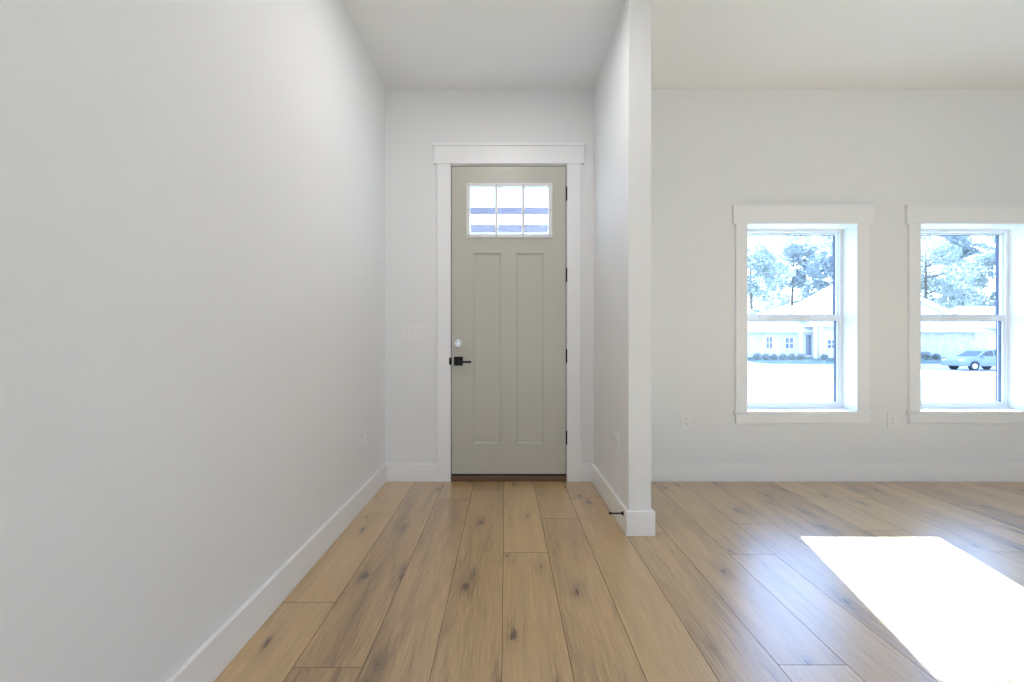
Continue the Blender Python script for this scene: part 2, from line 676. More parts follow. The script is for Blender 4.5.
def lite_frame():
    bm = bmesh.new()
    x0, x1 = PX(466.3, SY), PX(552.3, SY)
    z0, z1 = PZ(238, SY), PZ(183, SY)
    ix0, ix1 = PX(470.2, SY), PX(548.2, SY)
    iz0, iz1 = PZ(234, SY), PZ(186.8, SY)
    prof = [((x0, x1, z0, z1), SY), ((x0 + .003, x1 - .003, z0 + .003, z1 - .003), SY - 0.010),
            ((ix0 - .004, ix1 + .004, iz0 - .004, iz1 + .004), SY - 0.010), ((ix0, ix1, iz0, iz1), SY - 0.006),
            ((ix0, ix1, iz0, iz1), SY + 0.022)]
    rings = []
    for (a, b2, c, e), y in prof:
        rings.append([bm.verts.new((a, y, c)), bm.verts.new((b2, y, c)), bm.verts.new((b2, y, e)), bm.verts.new((a, y, e))])
    for r0, r1 in zip(rings[:-1], rings[1:]):
        for q in range(4):
            w = (q + 1) % 4
            bm.faces.new((r0[q], r0[w], r1[w], r1[q]))
    return bm, (ix0, ix1, iz0, iz1), (x0, x1, z0, z1)


lb, (ix0, ix1, iz0, iz1), (ox0, ox1, oz0, oz1) = lite_frame()
lf = obj('lite_frame', lb, LITE, d)
mus = []
for c in (496.4, 523.3):
    xc = PX(c, SY)
    mus.append(xc)
    obj('muntin', boxes((xc - 0.0115, xc + 0.0115, SY - 0.008, SY + 0.020, iz0, iz1), bevel=0.004), LITE, d)
g0 = SY + 0.021
obj('glass_pane', boxes((ix0 - .003, ix1 + .003, g0, g0 + 0.004, iz0 - .003, iz1 + .003)), GLASS, d)
sx = [(ox0 + ix0) / 2, mus[0], mus[1], (ox1 + ix1) / 2]
for z in ((oz0 + iz0) / 2, (oz1 + iz1) / 2):
    for x in sx:
        bm = bmesh.new()
        bm_cyl(bm, (x, SY - 0.0118, z), (x, SY - 0.009, z), 0.0042, seg=12)
        obj('screw', bm, SCREW, lf)
for x in (sx[0], sx[3]):
    bm = bmesh.new()
    zc = (oz0 + oz1) / 2
    bm_cyl(bm, (x, SY - 0.0118, zc), (x, SY - 0.009, zc), 0.0042, seg=12)
    obj('screw', bm, SCREW, lf)

# frame in the wall: jambs, head, black weatherstrip, sweep, threshold
jb = boxes((DX0 - 0.030, DX0 + 0.004, WY + 0.001, WY + WT, 0, DZ1 + 0.03),
           (DX1 - 0.004, DX1 + 0.030, WY + 0.001, WY + WT, 0, DZ1 + 0.03),
           (DX0 + 0.004, DX1 - 0.004, WY + 0.001, WY + WT, DZ1 - 0.004, DZ1 + 0.03))
obj('jamb', jb, TRIM, d)
y0 = SY + 0.012
wsb = boxes((DX0 + 0.004, SX0 - 0.0005, y0, SY + ST, 0.040, DZ1 - 0.004),
            (SX1 + 0.0005, DX1 - 0.004, y0, SY + ST, 0.040, DZ1 - 0.004),
            (DX0 + 0.004, DX1 - 0.004, y0, SY + ST, SZ1 + 0.0005, DZ1 - 0.004))
obj('weatherstrip', wsb, RUBBER, d)
obj('door_sweep', boxes((SX0, SX1, SY + 0.004, SY + ST - 0.005, 0.041, SZ0)), RUBBER, d)
obj('threshold', boxes((DX0 + 0.004, DX1 - 0.004, WY - 0.004, WY + WT + 0.02, 0.0, 0.040), bevel=0.004), BRONZE, d)
for py in (194, 275, 356, 437.5):
    z = PZ(py, SY)
    bm = bmesh.new()
    xh = PX(567.0, SY - 0.006)
    for i in range(3):
        bm_cyl(bm, (xh, SY - 0.006, z - 0.052 + 0.035 * i), (xh, SY - 0.006, z - 0.052 + 0.035 * i + 0.0335), 0.0068, seg=14)
    bm_cyl(bm, (xh, SY - 0.006, z - 0.057), (xh, SY - 0.006, z + 0.057), 0.0045, seg=12)
    bm_box(bm, xh - 0.010, xh + 0.002, SY - 0.002, SY + 0.003, z - 0.052, z + 0.052)
    obj('hinge', bm, BLACK, d)

hx, hz = PX(458.5, SY), PZ(361.1, SY)
hd = obj('lever_handle', boxes((hx - 0.035, hx + 0.035, SY - 0.010, SY, hz - 0.035, hz + 0.035), bevel=0.002, seg=2), BLACK, d)
bm = bmesh.new()
bm_cyl(bm, (hx, SY - 0.010, hz - 0.005), (hx, SY - 0.050, hz - 0.005), 0.011, seg=20)
bm_box(bm, hx - 0.012, PX(471.3, SY - 0.05), SY - 0.056, SY - 0.044, hz - 0.0125, hz + 0.0025)
obj('lever', bm, BLACK, hd)
# latch plate on the jamb edge
lx = DX0 + 0.0035
obj('strike_plate', boxes((lx - 0.012, lx + 0.004, WY - 0.020, SY + 0.02, hz - 0.028, hz + 0.028), bevel=0.001), BLACK, d)
bx, bz = PX(458.2, SY), PZ(343.2, SY)
bm = bmesh.new()
bm_cyl(bm, (bx, SY, bz), (bx, SY - 0.007, bz), 0.031, 0.029, seg=28)
bm_cyl(bm, (bx, SY - 0.007, bz), (bx, SY - 0.016, bz), 0.024, 0.017, seg=28)
db = obj('deadbolt', bm, CHROME, d)
bm = bmesh.new()
prof = [(-0.011, -0.026), (0.011, -0.026), (0.013, 0.004), (0.006, 0.034), (-0.006, 0.034), (-0.013, 0.004)]
A = [bm.verts.new((bx + a, SY - 0.013, bz + b2)) for a, b2 in prof]
B = [bm.verts.new((bx + a * 0.6, SY - 0.034, bz + b2 * 0.9)) for a, b2 in prof]
for i in range(6):
    j = (i + 1) % 6
    bm.faces.new((A[i], A[j], B[j], B[i]))
bm.faces.new(A)
bm.faces.new(B)
obj('thumb_turn', bm, CHROME, db)


# ---------------------------------------------------------------- windows
def window(name, dx, label):
    x0, x1 = W1[0] + dx, W1[1] + dx
    w = thing(name, ((x0 + x1) / 2, WY, WZ0), label, 'window', kind='structure')
    # casing, header, stool, apron
    c = 1.793 + dx
    obj('side_casing', boxes((1.815 + dx, x0 - 0.003, WY - 0.018, WY, WZ0, WZ1 + 0.002), bevel=0.0015), TRIM, w)
    obj('side_casing', boxes((x1 - 0.002, 2.866 + dx, WY - 0.018, WY, WZ0, WZ1 + 0.002), bevel=0.0015), TRIM, w)
    obj('header', boxes((c, 2.892 + dx, WY - 0.024, WY, WZ1 + 0.002, 2.166), bevel=0.0015), TRIM, w)
    obj('header_cap', boxes((c - 0.006, 2.898 + dx, WY - 0.032, WY, 2.166, 2.181), bevel=0.002), TRIM, w)
    bm = bmesh.new()
    bm_box(bm, 1.799 + dx, 2.884 + dx, WY - 0.032, WY, WZ0 - 0.020, WZ0)
    bevelled(bm, 0.002)
    bm_box(bm, x0 - 0.011, x1 + 0.011, WY, WY + 0.14, WZ0 - 0.020, WZ0)
    obj('stool', bm, TRIM, w)
    obj('apron', boxes((1.815 + dx, 2.866 + dx, WY - 0.018, WY, 0.460, WZ0 - 0.020), bevel=0.0015), TRIM, w)
    obj('jamb_liner', boxes((x0 - 0.011, x0, WY, WY + 0.138, WZ0, WZ1 + 0.011),
                            (x1, x1 + 0.011, WY, WY + 0.138, WZ0, WZ1 + 0.011),
                            (x0, x1, WY, WY + 0.138, WZ1, WZ1 + 0.011)), TRIM, w)
    # vinyl frame with a track groove on each side
    fy0, fy1 = WY + 0.138, WY + 0.215
    fw = 0.026
    bm = bmesh.new()
    for (a, b2, g1, g2) in ((x0, x0 + fw, x0 + fw - 0.014, x0 + fw), (x1 - fw, x1, x1 - fw, x1 - fw + 0.014)):
        bm_box(bm, a, b2, fy0, fy0 + 0.008, WZ0, WZ1)
        inner = (a, g1) if g1 > a else (g2, b2)
        bm_box(bm, inner[0], inner[1], fy0 + 0.008, fy1, WZ0, WZ1)
        bm_box(bm, g1, g2, fy0 + 0.030, fy0 + 0.038, WZ0, WZ1)
    bm_box(bm, x0 + fw, x1 - fw, fy0, fy1, WZ1 - 0.022, WZ1)
    bm_box(bm, x0 + fw, x1 - fw, fy0, fy1, WZ0 - 0.02, WZ0 + 0.026)
    obj('frame', bm, VINYL, w)
    # dark exterior flange
    ef = 0.030
    obj('exterior_flange', boxes((x0 - 0.012, x0 + 0.012, fy1, fy1 + 0.012, WZ0 - 0.02, WZ1 + 0.012),
                                 (x1 - 0.012, x1 + 0.012, fy1, fy1 + 0.012, WZ0 - 0.02, WZ1 + 0.012),
                                 (x0 + 0.012, x1 - 0.012, fy1, fy1 + 0.012, WZ1 - 0.02, WZ1 + 0.012)), DARKEXT, w)

    def sash(nm, y0, y1, z0, z1, rail_top, rail_bot, stile):
        a, b2 = x0 + fw - 0.012, x1 - fw + 0.012
        st = stile + 0.012
        s = obj(nm, boxes((a, a + st, y0, y1, z0, z1), (b2 - st, b2, y0, y1, z0, z1),
                          (a + st, b2 - st, y0, y1, z0, z0 + rail_bot), (a + st, b2 - st, y0, y1, z1 - rail_top, z1),
                          bevel=0.002), VINYL, w)
        gy = y0 + 0.010
        ga, gb, gz0, gz1 = a + st, b2 - st, z0 + rail_bot, z1 - rail_top
        obj('glass_pane', boxes((ga - .004, gb + .004, gy, gy + 0.004, gz0 - .004, gz1 + .004)), GLASS, s)
        k = 0.004
        bmg = boxes((ga, ga + k, gy + 0.005, y1 + 0.016, gz0, gz1), (gb - k, gb, gy + 0.005, y1 + 0.016, gz0, gz1),
                    (ga + k, gb - k, gy + 0.005, y1 + 0.004, gz1 - k, gz1),
                    (ga + k, gb - k, gy + 0.005, y1 + 0.004, gz0, gz0 + k))
        obj('glazing_stop', bmg, DARKEXT, s)
        return s
    zm0, zm1 = PZ(320.8, fy0 + 0.01), PZ(315.0, fy0 + 0.01)
    lo = sash('lower_sash', fy0 + 0.009, fy0 + 0.029, WZ0 + 0.026, zm1, zm1 - zm0, 0.024, 0.012)
    obj('sash_lock', boxes(((x0 + x1) / 2 - 0.03, (x0 + x1) / 2 + 0.03, fy0 + 0.012, fy0 + 0.03, zm1, zm1 + 0.008), bevel=0.003), VINYL, lo)
    sash('upper_sash', fy0 + 0.039, fy0 + 0.060, zm0, WZ1 - 0.022, 0.014, zm1 - zm0 + 0.002, 0.000)
    return w


window('window_1', 0.0, 'left white double-hung window beside the stub wall, a pale house outside')
window('window_2', WOFF, 'right white double-hung window at the frame edge, a parked car outside')

# ---------------------------------------------------------------- outlets and switch
def place(o, loc, rz):
    o.location = loc
    o.rotation_euler = (0, 0, rz)
    return o


def outlet(label):
    t = thing('wall_outlet', (0, 0, 0), label, 'outlet', 'wall outlets')
    obj('cover_plate', boxes((-0.0395, 0.0395, -0.008, 0, -0.0625, 0.0625), bevel=0.0022, seg=2), PLATE, t)
    for s in (1, -1):
        bm = bmesh.new()
        vs_ = []
        for y in (-0.0078, -0.0096):
            ring = []
            for i in range(24):
                a = 2 * math.pi * i / 24
                x = 0.0172 * math.cos(a)
                z = max(-0.0135, min(0.0135, 0.0172 * math.sin(a)))
                ring.append(bm.verts.new((x, y, s * 0.0195 + z)))
            vs_.append(ring)
        for i in range(24):
            j = (i + 1) % 24
            bm.faces.new((vs_[0][i], vs_[0][j], vs_[1][j], vs_[1][i]))
        bm.faces.new(vs_[1])
        bm.faces.new(vs_[0])
        r = obj('receptacle', bm, PLATE, t)
        z = s * 0.0195
        obj('slot', boxes((-0.0075, -0.0050, -0.0100, -0.0095, z - 0.002, z + 0.007),
                          (0.0050, 0.0075, -0.0100, -0.0095, z - 0.001, z + 0.006),
                          (-0.0025, 0.0025, -0.0100, -0.0095, z - 0.010, z - 0.006)), SLOT, r)
    bm = bmesh.new()
    bm_cyl(bm, (0, -0.0078, 0), (0, -0.0092, 0), 0.003, seg=12)
    obj('screw', bm, PLATE, t)
    return t


def dup(root, label):
    r = root.copy()
    COL.objects.link(r)
    r['label'] = label
    for ch in list(root.children):
        c = ch.copy()
        COL.objects.link(c)
        c.parent = r
        for g in list(ch.children):
            q = g.copy()
            COL.objects.link(q)
            q.parent = c
    return r


oz = PZ(421.3, WY)
o1 = outlet('white outlet on the window wall between the stub wall and the left window')
place(o1, (PX(686, WY), WY, oz), 0)
o2 = dup(o1, 'white outlet low on the wall between the two windows')
place(o2, (PX(892, WY), WY, PZ(420.5, WY)), 0)
o3 = dup(o1, 'white outlet low on the long left wall of the hall')
place(o3, (LX, 3.111, 0.460), math.pi / 2)
o4 = dup(o1, 'white outlet on the hall side of the stub wall above the door stop')
place(o4, (PL, 2.84, 0.466), -math.pi / 2)

sw = thing('light_switch', (0, 0, 0), 'white three-gang rocker switch plate on the wall left of the entry door', 'light switch')
obj('cover_plate', boxes((-0.083, 0.083, -0.008, 0, -0.0625, 0.0625), bevel=0.0022, seg=2), PLATE, sw)
for i in (-1, 0, 1):
    bm = bmesh.new()
    xc = i * 0.046
    v = [bm.verts.new(p) for p in ((xc - 0.0165, -0.0079, -0.0335), (xc + 0.0165, -0.0079, -0.0335),
                                   (xc + 0.0165, -0.0079, 0.0335), (xc - 0.0165, -0.0079, 0.0335),
                                   (xc - 0.0160, -0.0092, -0.033), (xc + 0.0160, -0.0092, -0.033),
                                   (xc + 0.0160, -0.0132, 0.033), (xc - 0.0160, -0.0132, 0.033),
                                   (xc - 0.0160, -0.0097, 0.0), (xc + 0.0160, -0.0097, 0.0))]
    for q in ((0, 1, 5, 4), (4, 5, 9, 8), (8, 9, 6, 7), (7, 6, 2, 3), (0, 4, 8, 7, 3), (1, 2, 6, 9, 5), (3, 2, 1, 0)):
        bm.faces.new([v[k] for k in q])
    obj('rocker', bm, PLATE, sw)
place(sw, (PX(412.7, WY), WY, PZ(332.5, WY)), 0)

# ---------------------------------------------------------------- door stop on the partition baseboard
ds_x, ds_y, ds_z = PL - BT, 2.625, 0.108
ds = thing('door_stop', (ds_x, ds_y, ds_z), 'black rod door stop screwed to the stub wall baseboard', 'door stop')
bm = bmesh.new()
bm_cyl(bm, (ds_x, ds_y, ds_z), (ds_x - 0.006, ds_y, ds_z), 0.0125, 0.0115, seg=20)
bm_cyl(bm, (ds_x - 0.006, ds_y, ds_z), (ds_x - 0.014, ds_y, ds_z), 0.009, 0.005, seg=20)
obj('base', bm, BLACK, ds)
bm = bmesh.new()
bm_cyl(bm, (ds_x - 0.012, ds_y, ds_z), (ds_x - 0.072, ds_y, ds_z), 0.0045, seg=16)
obj('rod', bm, BLACK, ds)
bm = bmesh.new()
bm_cyl(bm, (ds_x - 0.070, ds_y, ds_z), (ds_x - 0.083, ds_y, ds_z), 0.0078, 0.0065, seg=18)
obj('bumper', bm, RUBBER, ds)

# ================================================================ outdoors
PROF = [(3.8, -0.16), (6, -0.30), (12, -0.42), (22, -0.62), (30, -0.92), (36, -1.07), (41, -1.05), (46, -0.75), (50, -0.42),
        (56, -0.30), (100, -0.1)]


def gz(y):
    for (a, za), (b2, zb) in zip(PROF[:-1], PROF[1:]):
        if a <= y <= b2:
            return za + (zb - za) * (y - a) / (b2 - a)
    return PROF[-1][1]


def ground_strip(x0, x1, y0, y1, lift, nx=2, th=0.06):
    ys = sorted(set([y0, y1] + [p[0] for p in PROF if y0 < p[0] < y1]))
    bm = bmesh.new()
    top, bot = [], []
    for y in ys:
        top.append([bm.verts.new((x0 + (x1 - x0) * i / nx, y, gz(y) + lift)) for i in range(nx + 1)])
        bot.append([bm.verts.new((x0 + (x1 - x0) * i / nx, y, gz(y) + lift - th)) for i in range(nx + 1)])
    for a in range(len(ys) - 1):
        for i in range(nx):
            bm.faces.new((top[a][i], top[a][i + 1], top[a + 1][i + 1], top[a + 1][i]))
            bm.faces.new((bot[a][i], bot[a + 1][i], bot[a + 1][i + 1], bot[a][i + 1]))
        for i in (0, nx):
            bm.faces.new((top[a][i], top[a + 1][i], bot[a + 1][i], bot[a][i]))
    for a in (0, len(ys) - 1):
        for i in range(nx):
            bm.faces.new((top[a][i], top[a][i + 1], bot[a][i + 1], bot[a][i]))
    return bm


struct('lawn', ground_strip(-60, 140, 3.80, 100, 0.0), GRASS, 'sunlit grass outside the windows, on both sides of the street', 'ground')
struct('street', ground_strip(-60, 140, 25.5, 44.0, 0.03, th=0.03), ASPHALT, 'pale sunlit street crossing beyond the front lawn', 'street')


def walkway():
    bm = bmesh.new()
    ys = [9.0, 12, 17, 22, 25.6]
    top, bot = [], []
    for y in ys:
        xc = y * 0.645
        top.append([bm.verts.new((xc - 0.42, y, gz(y) + 0.03)), bm.verts.new((xc + 0.42, y, gz(y) + 0.03))])
        bot.append([bm.verts.new((xc - 0.42, y, gz(y) + 0.003)), bm.verts.new((xc + 0.42, y, gz(y) + 0.003))])
    for i in range(len(ys) - 1):
        bm.faces.new((top[i][0], top[i][1], top[i + 1][1], top[i + 1][0]))
        for s in (0, 1):
            bm.faces.new((top[i][s], top[i + 1][s], bot[i + 1][s], bot[i][s]))
    for i in (0, -1):
        bm.faces.new((top[i][0], top[i][1], bot[i][1], bot[i][0]))
    return bm


struct('walkway', walkway(), CONCRETE, 'pale concrete walk crossing the front lawn outside the left window', 'path')

# porch canopy in front of the entry door
pz = gz(5.4)
po = thing('porch_canopy', (0.05, 5.4, pz), 'dark porch canopy rails seen through the lite of the entry door', 'porch')
for x in (-1.35, 1.45):
    obj('post', boxes((x - 0.07, x + 0.07, 5.33, 5.47, gz(5.4) - 0.05, 2.80), bevel=0.006), PORCHM, po)
obj('upper_rail', boxes((-1.28, 1.38, 5.37, 5.43, PZ(213.4, 5.37), PZ(207.2, 5.37)), bevel=0.004), PORCHM, po)
obj('lower_rail', boxes((-1.28, 1.38, 5.37, 5.43, PZ(231.8, 5.37), PZ(224.6, 5.37)), bevel=0.004), PORCHM, po)
bm = bmesh.new()
for (x0, x1, y0, y1, za, zb) in ((-1.6, 1.7, WY + WT + 0.004, 5.22, 3.12, 3.00),):
    v = [bm.verts.new(p) for p in ((x0, y0, za), (x1, y0, za), (x1, y1, zb), (x0, y1, zb),
                                   (x0, y0, za + 0.06), (x1, y0, za + 0.06), (x1, y1, zb + 0.06), (x0, y1, zb + 0.06))]
    for q in ((0, 3, 2, 1), (4, 5, 6, 7), (0, 1, 5, 4), (1, 2, 6, 5), (2, 3, 7, 6), (3, 0, 4, 7)):
        bm.faces.new([v[i] for i in q])
obj('canopy_roof', bm, PORCHM, po)


# ---------------------------------------------------------------- house across the street
def prism_roof(bm, x0, x1, y0, y1, ze, zr, hip=0.0, th=0.18):
    """gable / hip roof with ridge along x"""
    ym = (y0 + y1) / 2
    b4 = [bm.verts.new(p) for p in ((x0, y0, ze), (x1, y0, ze), (x1, y1, ze), (x0, y1, ze))]
    t4 = [bm.verts.new((v.co.x, v.co.y, ze + th)) for v in b4]
    r = [bm.verts.new((x0 + hip, ym, zr)), bm.verts.new((x1 - hip, ym, zr))]
    bm.faces.new(list(reversed(b4)))
    for i in range(4):
        j = (i + 1) % 4
        bm.faces.new((b4[i], b4[j], t4[j], t4[i]))
    bm.faces.new((t4[0], t4[1], r[1], r[0]))
    bm.faces.new((t4[2], t4[3], r[0], r[1]))
    bm.faces.new((t4[1], t4[2], r[1]))
    bm.faces.new((t4[3], t4[0], r[0]))


HY = 51.0


def hx_(px, Y=HY):
    return PX(px, Y)


def hwindow(parent, x0, x1, z0, z1, y, panes=2):
    f = 0.12
    w = obj('window', boxes((x0 - f, x0, y - 0.08, y + 0.02, z0 - f, z1 + f), (x1, x1 + f, y - 0.08, y + 0.02, z0 - f, z1 + f),
                            (x0, x1, y - 0.08, y + 0.02, z1, z1 + f), (x0, x1, y - 0.08, y + 0.02, z0 - f, z0),
                            ((x0 + x1) / 2 - 0.03, (x0 + x1) / 2 + 0.03, y - 0.07, y + 0.02, z0, z1),
                            (x0, x1, y - 0.066, y + 0.02, (z0 + z1) / 2 - 0.03, (z0 + z1) / 2 + 0.03)), HTRIM, parent)
    obj('pane', boxes((x0, x1, y - 0.03, y + 0.01, z0, z1)), HGLASS, w)
    return w


hs = thing('house', (40, HY, gz(HY)), 'pale house with a long light roof and front gable across the street', 'house')
zb = gz(HY) - 0.3
ex0, ex1 = 27.1, hx_(976)
obj('wall', boxes((ex0, hx_(813), HY, HY + 9, zb, 2.42)), SIDING, hs)
obj('brick_wall', boxes((hx_(862), ex1 - 0.5, HY - 0.4, HY + 9, zb, 2.5)), BRICK, hs)
obj('wing_wall', boxes((hx_(815), hx_(862), HY - 1.2, HY + 6, zb, 2.95)), SIDING, hs)
bm = bmesh.new()
prism_roof(bm, ex0 - 0.8, ex1 + 0.6, HY - 1.0, HY + 10.0, 2.38, PZ(305.5, HY + 4.5), hip=7.5)
obj('roof', bm, ROOFM, hs)
bm = bmesh.new()
bm_box(bm, hx_(800), hx_(864), HY - 1.9, HY + 1.5, 2.95, 3.10)
obj('porch_roof', bm, ROOFM, hs)
# front gable
gy0, gy1 = HY - 0.9, HY + 6.0
pk, zp = hx_(878, gy0), PZ(276, gy0)
el, er, ze = hx_(806, gy0), hx_(957, gy0), PZ(312.5, gy0)
bm = bmesh.new()
a = [bm.verts.new((el + 0.8, gy0 + 0.5, 2.6)), bm.verts.new((er - 0.8, gy0 + 0.5, 2.6)), bm.verts.new((er - 0.8, gy0 + 0.5, ze)),
     bm.verts.new((pk, gy0 + 0.5, zp - 0.25)), bm.verts.new((el + 0.8, gy0 + 0.5, ze))]
b3 = [bm.verts.new((v.co.x, gy1, v.co.z)) for v in a]
bm.faces.new(a)
bm.faces.new(b3)
for i in range(5):
    j = (i + 1) % 5
    bm.faces.new((a[i], a[j], b3[j], b3[i]))
obj('gable_wall', bm, SIDING, hs)
bm = bmesh.new()
th = 0.42
for (xa, za, xb, zb2) in ((el, ze - 0.15, pk, zp), (pk, zp, er, ze - 0.15)):
    v = [bm.verts.new(p) for p in ((xa, gy0, za - th), (xb, gy0, zb2 - th), (xb, gy0, zb2), (xa, gy0, za),
                                   (xa, gy1, za - th), (xb, gy1, zb2 - th), (xb, gy1, zb2), (xa, gy1, za))]
    for q in ((0, 1, 2, 3), (7, 6, 5, 4), (0, 4, 5, 1), (3, 2, 6, 7), (0, 3, 7, 4), (1, 5, 6, 2)):
        bm.faces.new([v[i] for i in q])
obj('gable_roof', bm, HTRIM, hs)
hwindow(hs, hx_(785), hx_(793), PZ(348.3, HY), PZ(338, HY), HY)
hwindow(hs, hx_(766), hx_(772), PZ(348.3, HY), PZ(337, HY), HY)
hwindow(hs, hx_(827, HY - 1.2), hx_(835.5, HY - 1.2), PZ(348.3, HY - 1.2), PZ(340, HY - 1.2), HY - 1.2)
obj('front_door', boxes((hx_(806), hx_(811), HY - 0.06, HY, PZ(355, HY), PZ(335, HY))), HGLASS, hs)
for px in (801, 815.5, 820.5):
    x = hx_(px, HY - 1.7)
    obj('porch_post', boxes((x - 0.13, x + 0.13, HY - 1.8, HY - 1.54, gz(HY - 1.7) - 0.2, 2.95)), HTRIM, hs)

nb = thing('house', (63, 57, gz(57)), 'second pale house with a garage door behind the parked car', 'house')
obj('wall', boxes((57.2, 72, 57, 61, gz(57) - 0.4, 3.0)), SIDING, nb)
bm = bmesh.new()
prism_roof(bm, 56.4, 72.8, 56.2, 61.7, 3.0, 6.0, hip=2.0)
obj('roof', bm, ROOFM, nb)
bm = bmesh.new()
for i in range(4):
    bm_box(bm, 60.2, 64.6, 56.9, 57.0, gz(57) + 0.1 + 0.55 * i, gz(57) + 0.1 + 0.55 * i + 0.52)
obj('garage_door', bm, HTRIM, nb)


# ---------------------------------------------------------------- shrubs and trees
def leaf_cloud(blobs, n, size, rng):
    verts, faces = [], []
    wsum = [b[3] ** 2 for b in blobs]
    for _ in range(n):
        b = rng.choices(blobs, wsum)[0]
        while True:
            p = Vector((rng.uniform(-1, 1), rng.uniform(-1, 1), rng.uniform(-1, 1)))
            if 0.15 < p.length < 1:
                break
        p = p.normalized() * (p.length ** 0.5)
        c = Vector((b[0] + p.x * b[3], b[1] + p.y * b[3], b[2] + p.z * b[3] * 0.8))
        nrm = Vector((rng.gauss(0, 1), rng.gauss(0, 1), rng.gauss(0, 1))).normalized()
        u = nrm.orthogonal().normalized()
        v = nrm.cross(u)
        s = size * rng.uniform(0.6, 1.3)
        k = len(verts)
        fold = nrm * s * 0.25
        verts += [c - u * s, c - v * s * 0.55 + fold, c + u * s, c + v * s * 0.55 + fold]
        faces.append((k, k + 1, k + 2, k + 3))
    return verts, faces


def pydata_obj(name, verts, faces, m, parent):
    base = world_base(parent)
    me = bpy.data.meshes.new(name)
    me.from_pydata([tuple(Vector(v) - base) for v in verts], [], faces)
    me.materials.append(m)
    o = bpy.data.objects.new(name, me)
    COL.objects.link(o)
    o.parent = parent
    return o


def tree(x, y, h, r, n, m, label, seed, group='trees behind the houses', leaf=0.25):
    rng = random.Random(seed)
    z0 = gz(y)
    t = thing('tree', (x, y, z0), label, 'tree', group)
    bm = bmesh.new()
    tops = []
    lean = Vector((rng.uniform(-0.6, 0.6), rng.uniform(-0.6, 0.6), 0))
    mid = Vector((x, y, z0 + h * 0.35)) + lean * 0.5
    top = Vector((x, y, z0 + h * 0.8)) + lean
    bm_cyl(bm, (x, y, z0 - 0.1), mid, 0.30, 0.21, seg=10)
    bm_cyl(bm, mid, top, 0.21, 0.06, seg=10)
    blobs = [(top.x, top.y, top.z + 0.3, r * 0.5)]
    for i in range(9):
        a = i * 2.399 + rng.uniform(-0.4, 0.4)
        f = 0.05 + 0.75 * i / 8
        s = mid.lerp(top, f)
        L = r * rng.uniform(0.6, 1.0) * (1 - 0.35 * f)
        e = s + Vector((math.cos(a) * L, math.sin(a) * L, L * rng.uniform(0.15, 0.6)))
        bm_cyl(bm, s, e, 0.10, 0.03, seg=7)
        blobs.append((e.x, e.y, e.z, r * rng.uniform(0.28, 0.46)))
        if rng.random() < 0.6:
            q = s.lerp(e, 0.55) + Vector((rng.uniform(-1, 1), rng.uniform(-1, 1), rng.uniform(0.5, 1.6)))
            blobs.append((q.x, q.y, q.z, r * rng.uniform(0.2, 0.34)))
    for i in range(4):
        a = i * 1.7 + rng.random()
        blobs.append((x + math.cos(a) * r * 0.55, y + math.sin(a) * r * 0.5, z0 + h * rng.uniform(0.22, 0.4), r * 0.34))
    v, f = leaf_cloud(blobs, n, leaf, rng)
    obj('trunk', bm, BARK, t)
    pydata_obj('foliage', v, f, m, t)
    return t


TREES = [
    (36.5, 67, 18.0, 4.7, 9000, LEAF_A, 'tree behind the pale house at the left side of the left window'),
    (49.0, 78.5, 22.5, 5.4, 11000, LEAF_B, 'taller tree behind the pale house in the middle of the left window'),
    (49.2, 67, 21.5, 5.0, 10000, LEAF_B, 'tall tree in the left window, at its right edge above the gable'),
    (62.0, 67, 19.0, 5.0, 9000, LEAF_A, 'tree above the gable at the left side of the right window'),
    (77.0, 79, 26.0, 6.0, 14000, LEAF_B, 'tall dense tree in the middle of the right window'),
    (73.6, 67, 22.0, 4.9, 10000, LEAF_A, 'tree at the right edge of the right window'),
]
for i, a in enumerate(TREES):
    tree(*a, seed=21 + i)

SHR = [(757, 0.9, 'round shrub at the left end of the hedge before the pale house'),
       (766, 0.8, 'second shrub from the left before the pale house'),
       (774, 0.75, 'third shrub from the left before the pale house'),
       (783, 0.8, 'shrub under the left part of the pale house window'),
       (792, 0.8, 'shrub under the right part of the pale house window'),
       (801, 0.85, 'shrub beside the porch post of the pale house'),
       (824, 0.75, 'low shrub before the porch wing of the pale house'),
       (926, 1.1, 'big shrub before the brick wall, left edge of the right window'),
       (936, 0.8, 'small shrub before the brick wall, left of the parked car')]
for i, (px, s, lab) in enumerate(SHR):
    y = HY - 2.7
    x = PX(px, y)
    z0 = gz(y)
    rng = random.Random(90 + i)
    t = thing('shrub', (x, y, z0), lab, 'shrub', 'shrubs before the pale house')
    bm = bmesh.new()
    for k in range(5):
        a = k * 1.257
        bm_cyl(bm, (x, y, z0 - 0.05), (x + math.cos(a) * 0.3 * s, y + math.sin(a) * 0.3 * s, z0 + 0.6 * s), 0.03, 0.015, seg=6)
    obj('stem', bm, BARK, t)
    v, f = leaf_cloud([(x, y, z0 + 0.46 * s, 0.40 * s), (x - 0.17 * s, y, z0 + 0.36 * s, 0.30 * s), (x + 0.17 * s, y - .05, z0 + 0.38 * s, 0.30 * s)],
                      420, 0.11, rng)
    pydata_obj('foliage', v, f, SHRUBM, t)


